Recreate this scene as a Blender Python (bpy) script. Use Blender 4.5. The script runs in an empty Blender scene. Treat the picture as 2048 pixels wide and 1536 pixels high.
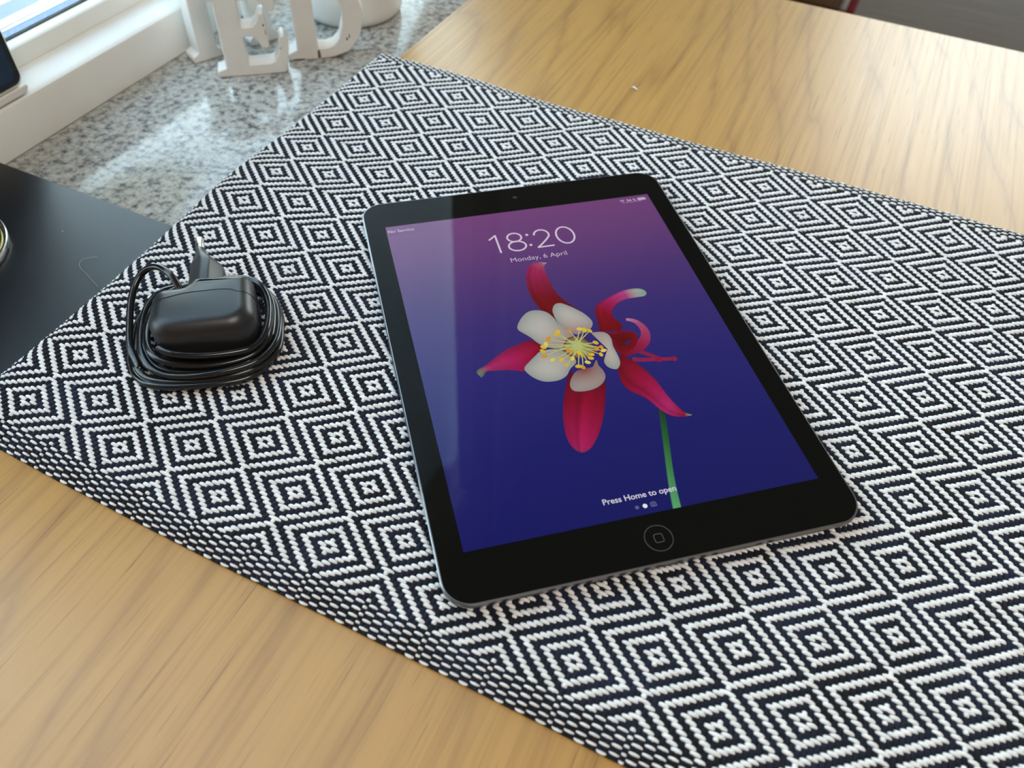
import bpy, bmesh, math, random
import numpy as np
from mathutils import Vector, Matrix

random.seed(7)
rng = np.random.default_rng(11)
C = bpy.context.scene.collection
MM = 0.001
PI = math.pi

# ------------------------------------------------------------------ camera
scn = bpy.context.scene
cam_d = bpy.data.cameras.new('camera')
cam = bpy.data.objects.new('camera', cam_d)
C.objects.link(cam)
RX, RY, RZ = (0.904644, 0.424653, 0.035905), (0.342716, -0.674834, -0.653564), (-0.253308, 0.603547, -0.75602)
M = Matrix.Identity(4)
for i in range(3):
    M[i][0], M[i][1], M[i][2] = RX[i], -RY[i], -RZ[i]
CAM_POS = (75.67265 * MM, -252.07374 * MM, 280.21759 * MM)
M.translation = CAM_POS
cam.matrix_world = M
cam_d.sensor_width = 36.0
cam_d.lens = 1590.886 / 2048 * 36.0
cam_d.clip_start = 0.01
cam_d.clip_end = 60
cam_d.dof.use_dof = True
cam_d.dof.focus_distance = 0.365
cam_d.dof.aperture_fstop = 10.5
scn.camera = cam

# ------------------------------------------------------------------ light
vs = scn.view_settings
vs.view_transform = 'Standard'
vs.look = 'None'
vs.gamma = 1.0
vs.exposure = 0.0
vs.use_curve_mapping = False
scn.cycles.max_bounces = 8
scn.cycles.diffuse_bounces = 4
scn.cycles.glossy_bounces = 4
scn.cycles.transmission_bounces = 6
scn.cycles.caustics_reflective = False
scn.cycles.caustics_refractive = False
scn.cycles.sample_clamp_indirect = 4.0

SKY_HORIZON = (1.0, 1.02, 1.04)
SKY_ZENITH = (0.46, 0.66, 1.0)
SKY_GROUND = (0.42, 0.43, 0.40)
SKY_GLOW = (1.0, 0.92, 0.82)
SUN_DIR = (0.30, 0.93, 0.22)
SKY_STRENGTH = 7.0
GLOW_GAIN = 0.30
world = bpy.data.worlds.new('sky')
scn.world = world
world.use_nodes = True
wn, wl = world.node_tree.nodes, world.node_tree.links
wn.clear()
w_out = wn.new('ShaderNodeOutputWorld')
w_bg = wn.new('ShaderNodeBackground')
w_bg.inputs['Strength'].default_value = SKY_STRENGTH
w_tc = wn.new('ShaderNodeTexCoord')
w_sep = wn.new('ShaderNodeSeparateXYZ')
wl.new(w_tc.outputs['Generated'], w_sep.inputs[0])
w_map = wn.new('ShaderNodeMapRange')
w_map.inputs['From Min'].default_value = -1
w_map.inputs['From Max'].default_value = 1
wl.new(w_sep.outputs['Z'], w_map.inputs['Value'])
w_ramp = wn.new('ShaderNodeValToRGB')
e = w_ramp.color_ramp.elements
e[0].position, e[0].color = 0.0, (*SKY_GROUND, 1)
e[1].position, e[1].color = 1.0, (*SKY_ZENITH, 1)
for p_, c_ in ((0.485, SKY_GROUND), (0.52, SKY_HORIZON)):
    q = e.new(p_)
    q.color = (*c_, 1)
wl.new(w_map.outputs[0], w_ramp.inputs[0])
w_dot = wn.new('ShaderNodeVectorMath')
w_dot.operation = 'DOT_PRODUCT'
wl.new(w_tc.outputs['Generated'], w_dot.inputs[0])
w_dot.inputs[1].default_value = Vector(SUN_DIR).normalized()
w_max = wn.new('ShaderNodeMath')
w_max.operation = 'MAXIMUM'
w_max.inputs[1].default_value = 0
wl.new(w_dot.outputs['Value'], w_max.inputs[0])
w_pow = wn.new('ShaderNodeMath')
w_pow.operation = 'POWER'
w_pow.inputs[1].default_value = 4.0
wl.new(w_max.outputs[0], w_pow.inputs[0])
w_gain = wn.new('ShaderNodeMath')
w_gain.operation = 'MULTIPLY'
w_gain.inputs[1].default_value = GLOW_GAIN
wl.new(w_pow.outputs[0], w_gain.inputs[0])
w_mix = wn.new('ShaderNodeMix')
w_mix.data_type = 'RGBA'
w_mix.blend_type = 'ADD'
w_mix.inputs['B'].default_value = (*SKY_GLOW, 1)
wl.new(w_gain.outputs[0], w_mix.inputs['Factor'])
w_mix.clamp_factor = False
wl.new(w_ramp.outputs['Color'], w_mix.inputs['A'])
wl.new(w_mix.outputs['Result'], w_bg.inputs['Color'])
wl.new(w_bg.outputs[0], w_out.inputs[0])


def portal(name, loc, rot, sx, sy):
    l = bpy.data.lights.new(name, 'AREA')
    l.shape = 'RECTANGLE'
    l.size, l.size_y = sx, sy
    l.cycles.is_portal = True
    o = bpy.data.objects.new(name, l)
    o.location, o.rotation_euler = loc, rot
    C.objects.link(o)
    return o


# area light -Z axis points into the room
portal('daylight_left', (-0.49, 0.20, 0.65), (0, -PI / 2, 0), 1.34, 1.34)
portal('daylight_back', (0.74, 3.29, 0.34), (-PI / 2, 0, 0), 1.94, 2.05)


def add_fill_light(name, loc, power, size, col):
    l = bpy.data.lights.new(name, 'AREA')
    l.shape = 'DISK'
    l.size = size
    l.energy = power
    l.color = col
    o = bpy.data.objects.new(name, l)
    o.location = loc
    C.objects.link(o)
    return o


FILL_LIGHT = add_fill_light('room_fill_light', (0.9, -0.7, 1.72), 30.0, 1.2, (1.0, 0.94, 0.87))  # unseen disk light added as general fill; no such lamp is known here

# ------------------------------------------------------------------ helpers


def srgb(r, g, b):
    f = lambda c: (c / 255 / 12.92) if c / 255 <= 0.04045 else ((c / 255 + 0.055) / 1.055) ** 2.4
    return (f(r), f(g), f(b))


def mat(name, color, rough=0.5, metal=0.0, spec=0.5, sheen=0.0, emit=None, emit_s=0.0, coat=0.0):
    m = bpy.data.materials.new(name)
    m.use_nodes = True
    b = m.node_tree.nodes['Principled BSDF']
    b.inputs['Base Color'].default_value = (*color, 1)
    b.inputs['Roughness'].default_value = rough
    b.inputs['Metallic'].default_value = metal
    b.inputs['Specular IOR Level'].default_value = spec
    b.inputs['Sheen Weight'].default_value = sheen
    b.inputs['Coat Weight'].default_value = coat
    if emit is not None:
        b.inputs['Emission Color'].default_value = (*emit, 1)
        b.inputs['Emission Strength'].default_value = emit_s
    return m


class NT:
    """small node-graph helper around one material"""

    def __init__(s, m):
        s.m, s.n, s.l = m, m.node_tree.nodes, m.node_tree.links
        s.b = s.n['Principled BSDF']

    def coord(s, kind='Object', scale=(1, 1, 1), rot=(0, 0, 0)):
        t = s.n.new('ShaderNodeTexCoord')
        mp = s.n.new('ShaderNodeMapping')
        mp.inputs['Scale'].default_value = scale
        mp.inputs['Rotation'].default_value = rot
        s.l.new(t.outputs[kind], mp.inputs['Vector'])
        return mp.outputs['Vector']

    def noise(s, vec, scale, detail=2, rough=0.5, distort=0.0):
        t = s.n.new('ShaderNodeTexNoise')
        t.inputs['Scale'].default_value = scale
        t.inputs['Detail'].default_value = detail
        t.inputs['Roughness'].default_value = rough
        t.inputs['Distortion'].default_value = distort
        if vec is not None:
            s.l.new(vec, t.inputs['Vector'])
        return t.outputs['Fac']

    def ramp(s, fac, stops):
        t = s.n.new('ShaderNodeValToRGB')
        el = t.color_ramp.elements
        while len(el) > 1:
            el.remove(el[-1])
        el[0].position = stops[0][0]
        el[0].color = (*stops[0][1], 1) if len(stops[0][1]) == 3 else stops[0][1]
        for p, c in stops[1:]:
            q = el.new(p)
            q.color = (*c, 1) if len(c) == 3 else c
        s.l.new(fac, t.inputs['Fac'])
        return t.outputs['Color']

    def mix(s, a, b, fac, blend='MIX'):
        t = s.n.new('ShaderNodeMix')
        t.data_type = 'RGBA'
        t.blend_type = blend
        for v, k in ((a, 'A'), (b, 'B')):
            if isinstance(v, tuple):
                t.inputs[k].default_value = (*v, 1)
            else:
                s.l.new(v, t.inputs[k])
        if isinstance(fac, (int, float)):
            t.inputs['Factor'].default_value = fac
        else:
            s.l.new(fac, t.inputs['Factor'])
        return t.outputs['Result']

    def math(s, op, a, b=0.0):
        t = s.n.new('ShaderNodeMath')
        t.operation = op
        for i, v in enumerate((a, b)):
            if isinstance(v, (int, float)):
                t.inputs[i].default_value = v
            else:
                s.l.new(v, t.inputs[i])
        return t.outputs[0]

    def bump(s, h, strength=0.2, dist=0.0005):
        t = s.n.new('ShaderNodeBump')
        t.inputs['Strength'].default_value = strength
        t.inputs['Distance'].default_value = dist
        s.l.new(h, t.inputs['Height'])
        s.l.new(t.outputs[0], s.b.inputs['Normal'])

    def color(s, c):
        s.l.new(c, s.b.inputs['Base Color'])

    def rough(s, c):
        s.l.new(c, s.b.inputs['Roughness'])


def mesh_np(name, verts, faces, m, parent=None, smooth=True, attr=None):
    """verts (n,3) in mm, faces list of index lists or (k,4) array"""
    me = bpy.data.meshes.new(name)
    verts = np.asarray(verts, float) * MM
    if isinstance(faces, np.ndarray):
        k = faces.shape[1]
        me.vertices.add(len(verts))
        me.vertices.foreach_set('co', verts.ravel())
        me.loops.add(faces.size)
        me.loops.foreach_set('vertex_index', faces.ravel().astype(np.int32))
        me.polygons.add(len(faces))
        me.polygons.foreach_set('loop_start', (np.arange(len(faces)) * k).astype(np.int32))
        me.polygons.foreach_set('loop_total', np.full(len(faces), k, np.int32))
        me.update(calc_edges=True)
    else:
        me.from_pydata([tuple(v) for v in verts], [], [list(f) for f in faces])
        me.update()
    if smooth:
        me.polygons.foreach_set('use_smooth', np.ones(len(me.polygons), bool))
    if attr is not None:
        a = me.color_attributes.new('Col', 'FLOAT_COLOR', 'POINT')
        col = np.c_[np.asarray(attr, float), np.ones(len(verts))]
        a.data.foreach_set('color', col.ravel().astype(np.float32))
    me.materials.append(m)
    o = bpy.data.objects.new(name, me)
    C.objects.link(o)
    if parent:
        o.parent = parent
    return o


def from_bm(name, bm, m, parent=None, smooth=False, angle=None):
    me = bpy.data.meshes.new(name)
    bmesh.ops.recalc_face_normals(bm, faces=bm.faces)
    bm.to_mesh(me)
    bm.free()
    me.materials.append(m)
    if smooth:
        me.polygons.foreach_set('use_smooth', np.ones(len(me.polygons), bool))
        if angle is not None:
            me.set_sharp_from_angle(angle=angle)
    o = bpy.data.objects.new(name, me)
    C.objects.link(o)
    if parent:
        o.parent = parent
    return o


def empty(name, loc, rz=0.0):
    o = bpy.data.objects.new(name, None)
    o.empty_display_size = 0.02
    o.location = [v * MM for v in loc]
    o.rotation_euler = (0, 0, rz)
    C.objects.link(o)
    return o


def tag(o, label=None, cat=None, group=None, kind=None):
    for k, v in (('label', label), ('category', cat), ('group', group), ('kind', kind)):
        if v:
            o[k] = v
    return o


def rounded(pts, radii, seg=6):
    """round the corners of a ccw polygon"""
    out = []
    n = len(pts)
    for i in range(n):
        p0, p1, p2 = (np.array(pts[(i + d) % n], float) for d in (-1, 0, 1))
        r = radii[i] if isinstance(radii, (list, tuple)) else radii
        a, b = p0 - p1, p2 - p1
        la, lb = np.linalg.norm(a), np.linalg.norm(b)
        a, b = a / la, b / lb
        ang = math.acos(max(-1, min(1, float(a @ b))))
        if r <= 0 or abs(ang - PI) < 1e-3:
            out.append(p1)
            continue
        d = min(r / math.tan(ang / 2), la * .49, lb * .49)
        rr = d * math.tan(ang / 2)
        t1, t2 = p1 + a * d, p1 + b * d
        c = p1 + (a + b) / np.linalg.norm(a + b) * (rr / math.sin(ang / 2))
        v1, v2 = t1 - c, t2 - c
        a1, a2 = math.atan2(v1[1], v1[0]), math.atan2(v2[1], v2[0])
        da = (a2 - a1 + PI) % (2 * PI) - PI
        for k in range(seg + 1):
            t = a1 + da * k / seg
            out.append(c + rr * np.array([math.cos(t), math.sin(t)]))
    return np.array(out)


def offset(pl, d):
    """inward offset of a ccw outline along vertex normals"""
    e = np.roll(pl, -1, 0) - pl
    e = e / np.maximum(np.linalg.norm(e, axis=1, keepdims=True), 1e-9)
    nrm = np.stack([-e[:, 1], e[:, 0]], 1)
    n2 = nrm + np.roll(nrm, 1, 0)
    n2 /= np.maximum(np.linalg.norm(n2, axis=1, keepdims=True), 1e-9)
    cosv = np.clip((n2 * nrm).sum(1, keepdims=True), .5, 1)
    return pl + n2 * d / cosv


def loft(name, outline, levels, m, parent=None, caps=(True, True), axis='z', angle=math.radians(35), smooth=True):
    """stack inset copies of an outline: levels = [(z, inset), ...]"""
    n = len(outline)
    V, F = [], []
    for z, ins in levels:
        q = offset(outline, ins) if abs(ins) > 1e-9 else outline
        for x, y in q:
            V.append((x, y, z))
    for k in range(len(levels) - 1):
        for i in range(n):
            j = (i + 1) % n
            F.append((k * n + i, k * n + j, (k + 1) * n + j, (k + 1) * n + i))
    if caps[0]:
        F.append(tuple(range(n - 1, -1, -1)))
    if caps[1]:
        b = (len(levels) - 1) * n
        F.append(tuple(b + i for i in range(n)))
    if axis == 'x':      # outline is (y,z), extruded along x
        V = [(z, x, y) for x, y, z in V]
    o = mesh_np(name, V, F, m, parent, smooth)
    if smooth:
        o.data.set_sharp_from_angle(angle=angle)
    return o


def box(name, lo, hi, m, parent=None, bev=0.0, seg=2):
    bm = bmesh.new()
    r = bmesh.ops.create_cube(bm, size=1.0)
    for v in bm.verts:
        for i in range(3):
            v.co[i] = ((lo[i] + hi[i]) / 2 + v.co[i] * (hi[i] - lo[i])) * MM
    if bev > 0:
        bmesh.ops.bevel(bm, geom=list(bm.edges), offset=bev * MM, segments=seg, affect='EDGES', profile=0.5)
    return from_bm(name, bm, m, parent, smooth=bev > 0, angle=math.radians(40))


def lathe(name, prof, m, parent=None, n=64, center=(0, 0), caps=True):
    V, F = [], []
    for r, z in prof:
        for i in range(n):
            t = 2 * PI * i / n
            V.append((center[0] + r * math.cos(t), center[1] + r * math.sin(t), z))
    for k in range(len(prof) - 1):
        for i in range(n):
            j = (i + 1) % n
            F.append((k * n + i, k * n + j, (k + 1) * n + j, (k + 1) * n + i))
    if caps and prof[0][0] > 1e-6:
        F.append(tuple(range(n - 1, -1, -1)))
    if caps and prof[-1][0] > 1e-6:
        b = (len(prof) - 1) * n
        F.append(tuple(b + i for i in range(n)))
    o = mesh_np(name, V, F, m, parent)
    o.data.set_sharp_from_angle(angle=math.radians(40))
    return o


def catmull(P, per=8, closed=False):
    P = np.asarray(P, float)
    n = len(P)
    out = []
    rngk = range(n if closed else n - 1)
    for i in rngk:
        if closed:
            p = [P[(i + d) % n] for d in (-1, 0, 1, 2)]
        else:
            p = [P[min(max(i + d, 0), n - 1)] for d in (-1, 0, 1, 2)]
        for k in range(per):
            t = k / per
            out.append(.5 * ((2 * p[1]) + (-p[0] + p[2]) * t + (2 * p[0] - 5 * p[1] + 4 * p[2] - p[3]) * t * t + (-p[0] + 3 * p[1] - 3 * p[2] + p[3]) * t ** 3))
    if not closed:
        out.append(P[-1])
    return np.array(out)


def tube(name, path, radius, m, parent=None, seg=10, flat=1.0):
    path = np.asarray(path, float)
    n = len(path)
    T = np.gradient(path, axis=0)
    T /= np.linalg.norm(T, axis=1, keepdims=True)
    up = np.tile(np.array([0, 0, 1.0]), (n, 1))
    S = np.cross(T, up)
    l = np.linalg.norm(S, axis=1, keepdims=True)
    S = np.where(l > 1e-3, S / np.maximum(l, 1e-6), np.array([1.0, 0, 0]))
    B = np.cross(S, T)
    rad = np.broadcast_to(np.asarray(radius, float), (n,))
    V = []
    for k in range(n):
        for i in range(seg):
            t = 2 * PI * i / seg
            V.append(path[k] + S[k] * math.cos(t) * rad[k] * flat + B[k] * math.sin(t) * rad[k])
    F = []
    for k in range(n - 1):
        for i in range(seg):
            j = (i + 1) % seg
            F.append((k * seg + i, k * seg + j, (k + 1) * seg + j, (k + 1) * seg + i))
    F.append(tuple(range(seg - 1, -1, -1)))
    F.append(tuple((n - 1) * seg + i for i in range(seg)))
    return mesh_np(name, V, F, m, parent)


TPSD = [[0,0,-200.9,-137.0],[0,20,-200.6,-106.9],[13,10,-172.8,-123.7],[26,0,-147.6,-138.8],[26,20,-147.0,-109.1],[39,10,-122.5,-124.5],[65,10,-69.8,-125.1],[78,0,-44.1,-139.6],[0,80,-204.5,-11.3],[52,40,-96.5,-78.4],[65,30,-70.1,-93.9],[78,20,-44.5,-109.4],[0,100,-208.2,22.4],[13,90,-178.6,2.6],[26,80,-151.6,-14.6],[39,70,-125.1,-30.6],[52,60,-98.6,-45.7],[130,0,57.8,-140.0],[0,120,-208.5,53.0],[13,110,-180.3,34.8],[26,100,-152.3,16.4],[39,90,-125.8,-0.1],[130,20,57.2,-109.9],[143,10,83.8,-125.5],[156,0,110.5,-140.6],[0,140,-206.9,82.2],[13,130,-179.6,63.9],[26,120,-152.4,47.9],[143,30,82.6,-94.6],[156,20,109.4,-109.8],[169,10,135.7,-124.7],[0,160,-206.2,113.3],[13,150,-179.7,95.0],[26,140,-153.8,80.4],[156,40,107.9,-79.2],[169,30,135.2,-94.3],[182,20,161.0,-109.9],[0,180,-206.4,144.6],[13,170,-180.2,128.5],[26,160,-153.2,110.2],[39,150,-127.3,93.7],[169,50,134.1,-63.4],[182,40,160.2,-79.5],[195,30,186.3,-95.3],[0,200,-207.1,178.4],[13,190,-181.5,162.3],[26,180,-154.4,144.7],[39,170,-127.3,126.2],[52,160,-101.1,107.7],[182,60,159.4,-48.4],[195,50,184.8,-64.2],[26,200,-155.1,178.0],[39,190,-128.0,159.5],[52,180,-101.2,139.9],[65,170,-76.6,124.6],[169,90,131.9,-1.2],[182,80,157.9,-16.2],[195,70,184.3,-33.1],[52,200,-102.1,172.7],[65,190,-77.4,158.3],[78,180,-50.3,141.5],[143,130,77.4,62.1],[156,120,104.0,45.9],[169,110,130.7,30.1],[182,100,157.4,13.9],[195,90,183.0,-1.2],[78,200,-51.6,175.2],[91,190,-25.0,156.9],[117,170,26.7,123.5],[130,160,51.5,111.2],[143,150,78.0,92.9],[156,140,104.4,77.2],[169,130,130.1,62.1],[182,120,156.5,45.8],[195,110,182.9,29.1],[104,200,1.1,172.7],[117,190,26.6,156.6],[130,180,51.7,140.3],[143,170,77.6,125.2],[156,160,104.1,109.3],[169,150,129.8,92.8],[182,140,156.4,77.9],[195,130,181.8,62.3],[130,200,51.5,174.3],[143,190,77.1,157.8],[156,180,104.7,139.8],[169,170,130.2,124.2],[182,160,155.8,109.4],[195,150,182.4,92.9],[156,200,104.6,174.4],[169,190,130.1,156.1],[182,180,156.0,140.4],[195,170,182.8,125.2],[182,200,156.1,174.4],[195,190,181.1,155.6]]
FL={'p1l':[[2.01,53.55],[-3.36,55.13],[-7.69,52.72],[-10.58,46.95],[-12.17,40.34],[-12.48,32.27],[-11.58,25.45],[-9.67,19.19],[-6.41,14.65],[-4.55,11.71]],'p1r':[[1.93,53.28],[0.41,52.02],[-0.45,48.33],[-0.54,42.01],[-0.27,35.74],[0.7,29.43],[2.9,24.3],[5.37,20.22],[7.97,16.66],[8.74,15.59]],'p2l':[[44.4,21.39],[43.64,24.01],[40.34,25.53],[34.56,25.55],[29.25,24.11],[23.62,21.56],[18.5,18.96],[15.95,16.62],[14.92,13.22],[14.28,8.25],[13.58,3.38],[13.07,0.76]],'p2r':[[44.21,20.89],[42.66,19.34],[39.01,19.32],[34.22,19.28],[30.11,18.43],[26.61,16.55],[23.86,13.22],[22.38,10.31],[22.6,7.71],[24.27,4.56],[24.69,1.58],[22.3,-1.01]],'p3l':[[-49.53,-12.22],[-48.7,-10.38],[-45.48,-9.18],[-40.97,-6.18],[-35.9,-2.9],[-30.97,-0.46],[-25.3,1.26],[-20.64,2.28],[-16.86,-1.54]],'p3r':[[-48.01,-15.44],[-46.71,-14.51],[-44.95,-12.34],[-40.86,-12.8],[-35.96,-13.43],[-31.27,-14.93],[-28.12,-15.85],[-24.04,-13.36],[-17.54,-5.54]],'p4l':[[-8.6,-20.75],[-11.07,-25.21],[-13.89,-31.14],[-16.7,-37.96],[-18.82,-44.73],[-20.0,-50.53],[-20.57,-55.84],[-19.96,-60.35],[-18.51,-63.37],[-16.95,-64.68]],'p4r':[[5.72,-28.4],[4.74,-32.04],[2.69,-38.07],[0.3,-43.88],[-2.58,-49.93],[-5.68,-55.27],[-9.02,-59.94],[-12.07,-63.11],[-14.96,-64.65],[-16.8,-64.71]],'p5l':[[13.18,-23.89],[12.5,-28.8],[12.43,-32.66],[14.24,-37.21],[17.72,-40.58],[20.63,-44.23],[22.98,-49.19],[25.64,-53.22],[28.95,-55.52],[32.44,-56.3],[35.83,-56.35]],'p5r':[[17.9,-14.76],[19.9,-17.9],[22.29,-21.1],[24.93,-25.92],[27.01,-30.91],[28.45,-36.23],[29.36,-41.68],[30.48,-46.44],[31.86,-50.45],[33.42,-53.94],[36.07,-55.99]],'w1':[[-4.98,11.8],[-5.27,16.06],[-4.73,19.8],[-2.63,22.86],[0.23,23.16],[3.27,20.93],[6.42,17.64],[9.36,13.78],[11.22,9.55],[11.36,6.61],[9.44,3.53],[6.2,2.5],[2.1,0.94],[-1.57,3.59],[-3.9,7.81]],'w2':[[-4.4,9.17],[-5.98,14.55],[-8.05,18.45],[-11.98,20.72],[-16.54,20.68],[-20.51,17.71],[-23.71,13.37],[-24.54,10.21],[-22.8,7.37],[-20.17,3.99],[-17.18,-1.12],[-13.62,-4.04],[-7.34,-6.61],[-1.34,-4.35],[-0.91,2.83]],'w3':[[-17.61,-5.76],[-20.77,-7.75],[-24.66,-10.94],[-27.79,-14.0],[-27.54,-16.88],[-25.21,-20.74],[-21.79,-23.6],[-17.85,-24.59],[-13.96,-24.35],[-10.44,-22.58],[-7.64,-19.04],[-3.78,-15.56],[-5.05,-10.64],[-10.64,-5.88]],'w4':[[5.54,-16.47],[2.92,-19.91],[-0.26,-20.34],[-3.33,-20.45],[-6.28,-21.6],[-9.24,-25.07],[-10.75,-28.58],[-10.42,-31.37],[-8.47,-32.67],[-5.25,-33.18],[-1.8,-32.98],[1.52,-31.97],[4.56,-29.8],[6.48,-26.68],[6.52,-22.97],[5.54,-19.91]],'w5':[[8.68,0.36],[11.01,0.59],[14.4,-0.15],[16.26,-2.15],[16.72,-5.3],[16.03,-9.37],[16.12,-12.96],[16.19,-17.08],[15.52,-20.98],[13.26,-23.68],[10.98,-23.17],[9.18,-21.29],[8.7,-18.32],[10.21,-15.17],[12.13,-12.67],[13.28,-8.76],[12.56,-5.6],[10.38,-2.7]],'red':[[13.14,0.99],[17.59,-1.46],[22.3,-1.01],[26.9,-2.26],[29.03,-3.96],[29.33,-6.85],[27.67,-10.12],[24.16,-13.54],[20.13,-14.78],[17.37,-15.0],[16.45,-11.25],[16.33,-6.43],[13.13,-3.91]],'hole':[[22.02,-9.49],[23.88,-8.09],[25.85,-7.67],[24.32,-9.39],[22.37,-10.52]],'cen':[[-3.81,-0.8],[1.74,-0.2],[5.68,-4.7],[7.55,-9.88],[4.45,-13.9],[-0.82,-13.9],[-5.39,-11.73],[-7.34,-6.61]],'sl':[[23.13,-48.8],[21.43,-55.35],[19.48,-62.47],[17.21,-70.75],[14.94,-78.74],[13.08,-85.65],[11.41,-92.4],[10.12,-98.52]],'sr':[[24.91,-53.37],[23.59,-58.39],[21.8,-64.98],[19.7,-72.28],[17.47,-80.25],[15.98,-86.32],[14.74,-92.29],[13.65,-98.57]],'s1':[[17.76,-13.91],[21.88,-13.63],[26.15,-13.03],[30.06,-11.01],[32.88,-7.63],[34.04,-3.58],[33.46,0.54],[31.44,3.88],[27.95,5.78]],'s2':[[25.62,-14.46],[29.09,-17.23],[32.49,-20.09],[33.93,-22.16]],'s3':[[21.98,-19.52],[26.8,-20.93],[33.52,-22.07],[40.92,-23.36]],'an':[[-6.73,4.35],[-7.8,2.87],[-0.98,4.07],[4.03,4.22],[6.1,3.02],[8.32,2.04],[-12.16,1.03],[-14.37,-2.09],[-15.93,-3.53],[-16.95,-5.91],[-17.0,-9.17],[-14.04,-12.14],[-10.14,-13.0],[-8.61,-16.55],[-4.86,-8.57],[-4.81,-13.25],[-0.67,-10.67],[-3.57,-18.47],[-1.87,-19.41],[1.25,-17.02],[4.48,-12.74],[8.67,-5.95],[8.03,-9.75],[10.73,-11.53],[8.76,-13.69],[3.44,-14.84],[10.41,-9.33]],'cc':[[0.14,-5.28]]}


# ------------------------------------------------------------------ materials
M_white_frame = mat('white_frame_paint', (0.78, 0.78, 0.75), 0.32)
g = NT(M_white_frame)
v = g.coord('Object')
n1 = g.noise(v, 12, 3)
g.color(g.ramp(n1, [(0.35, (0.76, 0.75, 0.70)), (0.7, (0.82, 0.82, 0.80))]))
M_wall = mat('wall_paint', (0.52, 0.48, 0.42), 0.9)
g = NT(M_wall)
g.bump(g.noise(g.coord('Object'), 300, 3), 0.15, 0.0006)
M_ceiling = mat('ceiling_paint', (0.40, 0.38, 0.34), 0.95)
M_floor = mat('floor_brown', (0.10, 0.085, 0.068), 0.9, spec=0.08)
g = NT(M_floor)
v = g.coord('Object', (2, 30, 2))
g.color(g.ramp(g.noise(v, 2.0, 4), [(0.3, (0.076, 0.057, 0.040)), (0.7, (0.110, 0.083, 0.058))]))
M_gasket = mat('rubber_gasket', (0.02, 0.02, 0.022), 0.6)
M_spacer = mat('spacer_metal', (0.16, 0.21, 0.32), 0.6)
g = NT(M_spacer)
g.color(g.ramp(g.noise(g.coord('Object'), 900, 3, 0.7), [(0.35, (0.13, 0.19, 0.32)), (0.7, (0.32, 0.42, 0.58))]))
M_outsill = mat('outer_sill_metal', (0.10, 0.15, 0.20), 0.4, 0.3)
M_glass = bpy.data.materials.new('window_glass')
M_glass.use_nodes = True
g_n, g_l = M_glass.node_tree.nodes, M_glass.node_tree.links
g_n.clear()
g_o = g_n.new('ShaderNodeOutputMaterial')
g_t = g_n.new('ShaderNodeBsdfTransparent')
g_t.inputs['Color'].default_value = (0.93, 0.97, 0.96, 1)
g_g = g_n.new('ShaderNodeBsdfGlossy')
g_g.inputs['Roughness'].default_value = 0.02
g_m = g_n.new('ShaderNodeMixShader')
g_f = g_n.new('ShaderNodeLayerWeight')
g_p = g_n.new('ShaderNodeMath')
g_p.operation = 'POWER'
g_p.inputs[1].default_value = 5.0
g_l.new(g_f.outputs['Facing'], g_p.inputs[0])
g_a = g_n.new('ShaderNodeMath')
g_a.operation = 'MULTIPLY_ADD'
g_a.inputs[1].default_value = 0.9
g_a.inputs[2].default_value = 0.04
g_l.new(g_p.outputs[0], g_a.inputs[0])
g_l.new(g_a.outputs[0], g_m.inputs[0])
g_l.new(g_t.outputs[0], g_m.inputs[1])
g_l.new(g_g.outputs[0], g_m.inputs[2])
g_l.new(g_m.outputs[0], g_o.inputs[0])

M_granite = mat('granite', (0.5, 0.5, 0.48), 0.13, spec=0.45)
g = NT(M_granite)
v = g.coord('Object')
n1 = g.noise(v, 210, 5, 0.62)
n2 = g.noise(v, 620, 3, 0.6)
n3 = g.noise(v, 70, 3, 0.5)
c1 = g.ramp(n1, [(0.33, (0.075, 0.078, 0.083)), (0.41, (0.20, 0.205, 0.205)), (0.48, (0.36, 0.36, 0.345)), (0.62, (0.50, 0.50, 0.475))])
c2 = g.ramp(n2, [(0.31, (0.34, 0.35, 0.36)), (0.42, (0.88, 0.88, 0.87)), (0.6, (1.0, 1.0, 1.0))])
c3 = g.mix(c1, c2, 0.85, 'MULTIPLY')
c4 = g.mix(c3, g.ramp(n3, [(0.35, (0.95, 0.96, 0.97)), (0.65, (1.0, 0.97, 0.91))]), 0.7, 'MULTIPLY')
g.color(c4)

M_wood = mat('oak_veneer', (0.5, 0.3, 0.12), 0.36, spec=0.62)
g = NT(M_wood)
v = g.coord('Object', (1, 1, 1), (0, 0, math.radians(-7)))
warp = g.noise(g.coord('Object', (3.0, 0.75, 1)), 2.0, 1)
# cathedral rings: distance field from a noise warped axis
sep = g.n.new('ShaderNodeSeparateXYZ')
g.l.new(v, sep.inputs[0])
ring = g.math('ADD', g.math('MULTIPLY', sep.outputs['X'], 30.0), g.math('MULTIPLY', warp, 7.0))
ringn = g.math('ADD', ring, g.math('MULTIPLY', g.noise(g.coord('Object', (60, 6, 1)), 1.0, 3), 1.2))
tri = g.math('PINGPONG', ringn, 0.5)
ringf = g.math('MULTIPLY', tri, 2.0)
c1 = g.ramp(ringf, [(0.0, (0.310, 0.148, 0.030)), (0.14, (0.362, 0.181, 0.037)), (0.5, (0.402, 0.206, 0.044)), (1.0, (0.392, 0.200, 0.042))])
streak = g.noise(g.coord('Object', (380, 5, 1), (0, 0, math.radians(-4))), 1.0, 3, 0.6)
c2 = g.mix(c1, g.ramp(streak, [(0.30, (0.64, 0.57, 0.48)), (0.50, (1.0, 1.0, 1.0)), (0.72, (1.10, 1.09, 1.07))]), 0.58, 'MULTIPLY')
pores = g.noise(g.coord('Object', (900, 26, 1), (0, 0, math.radians(-5))), 1.0, 2, 0.5)
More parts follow.
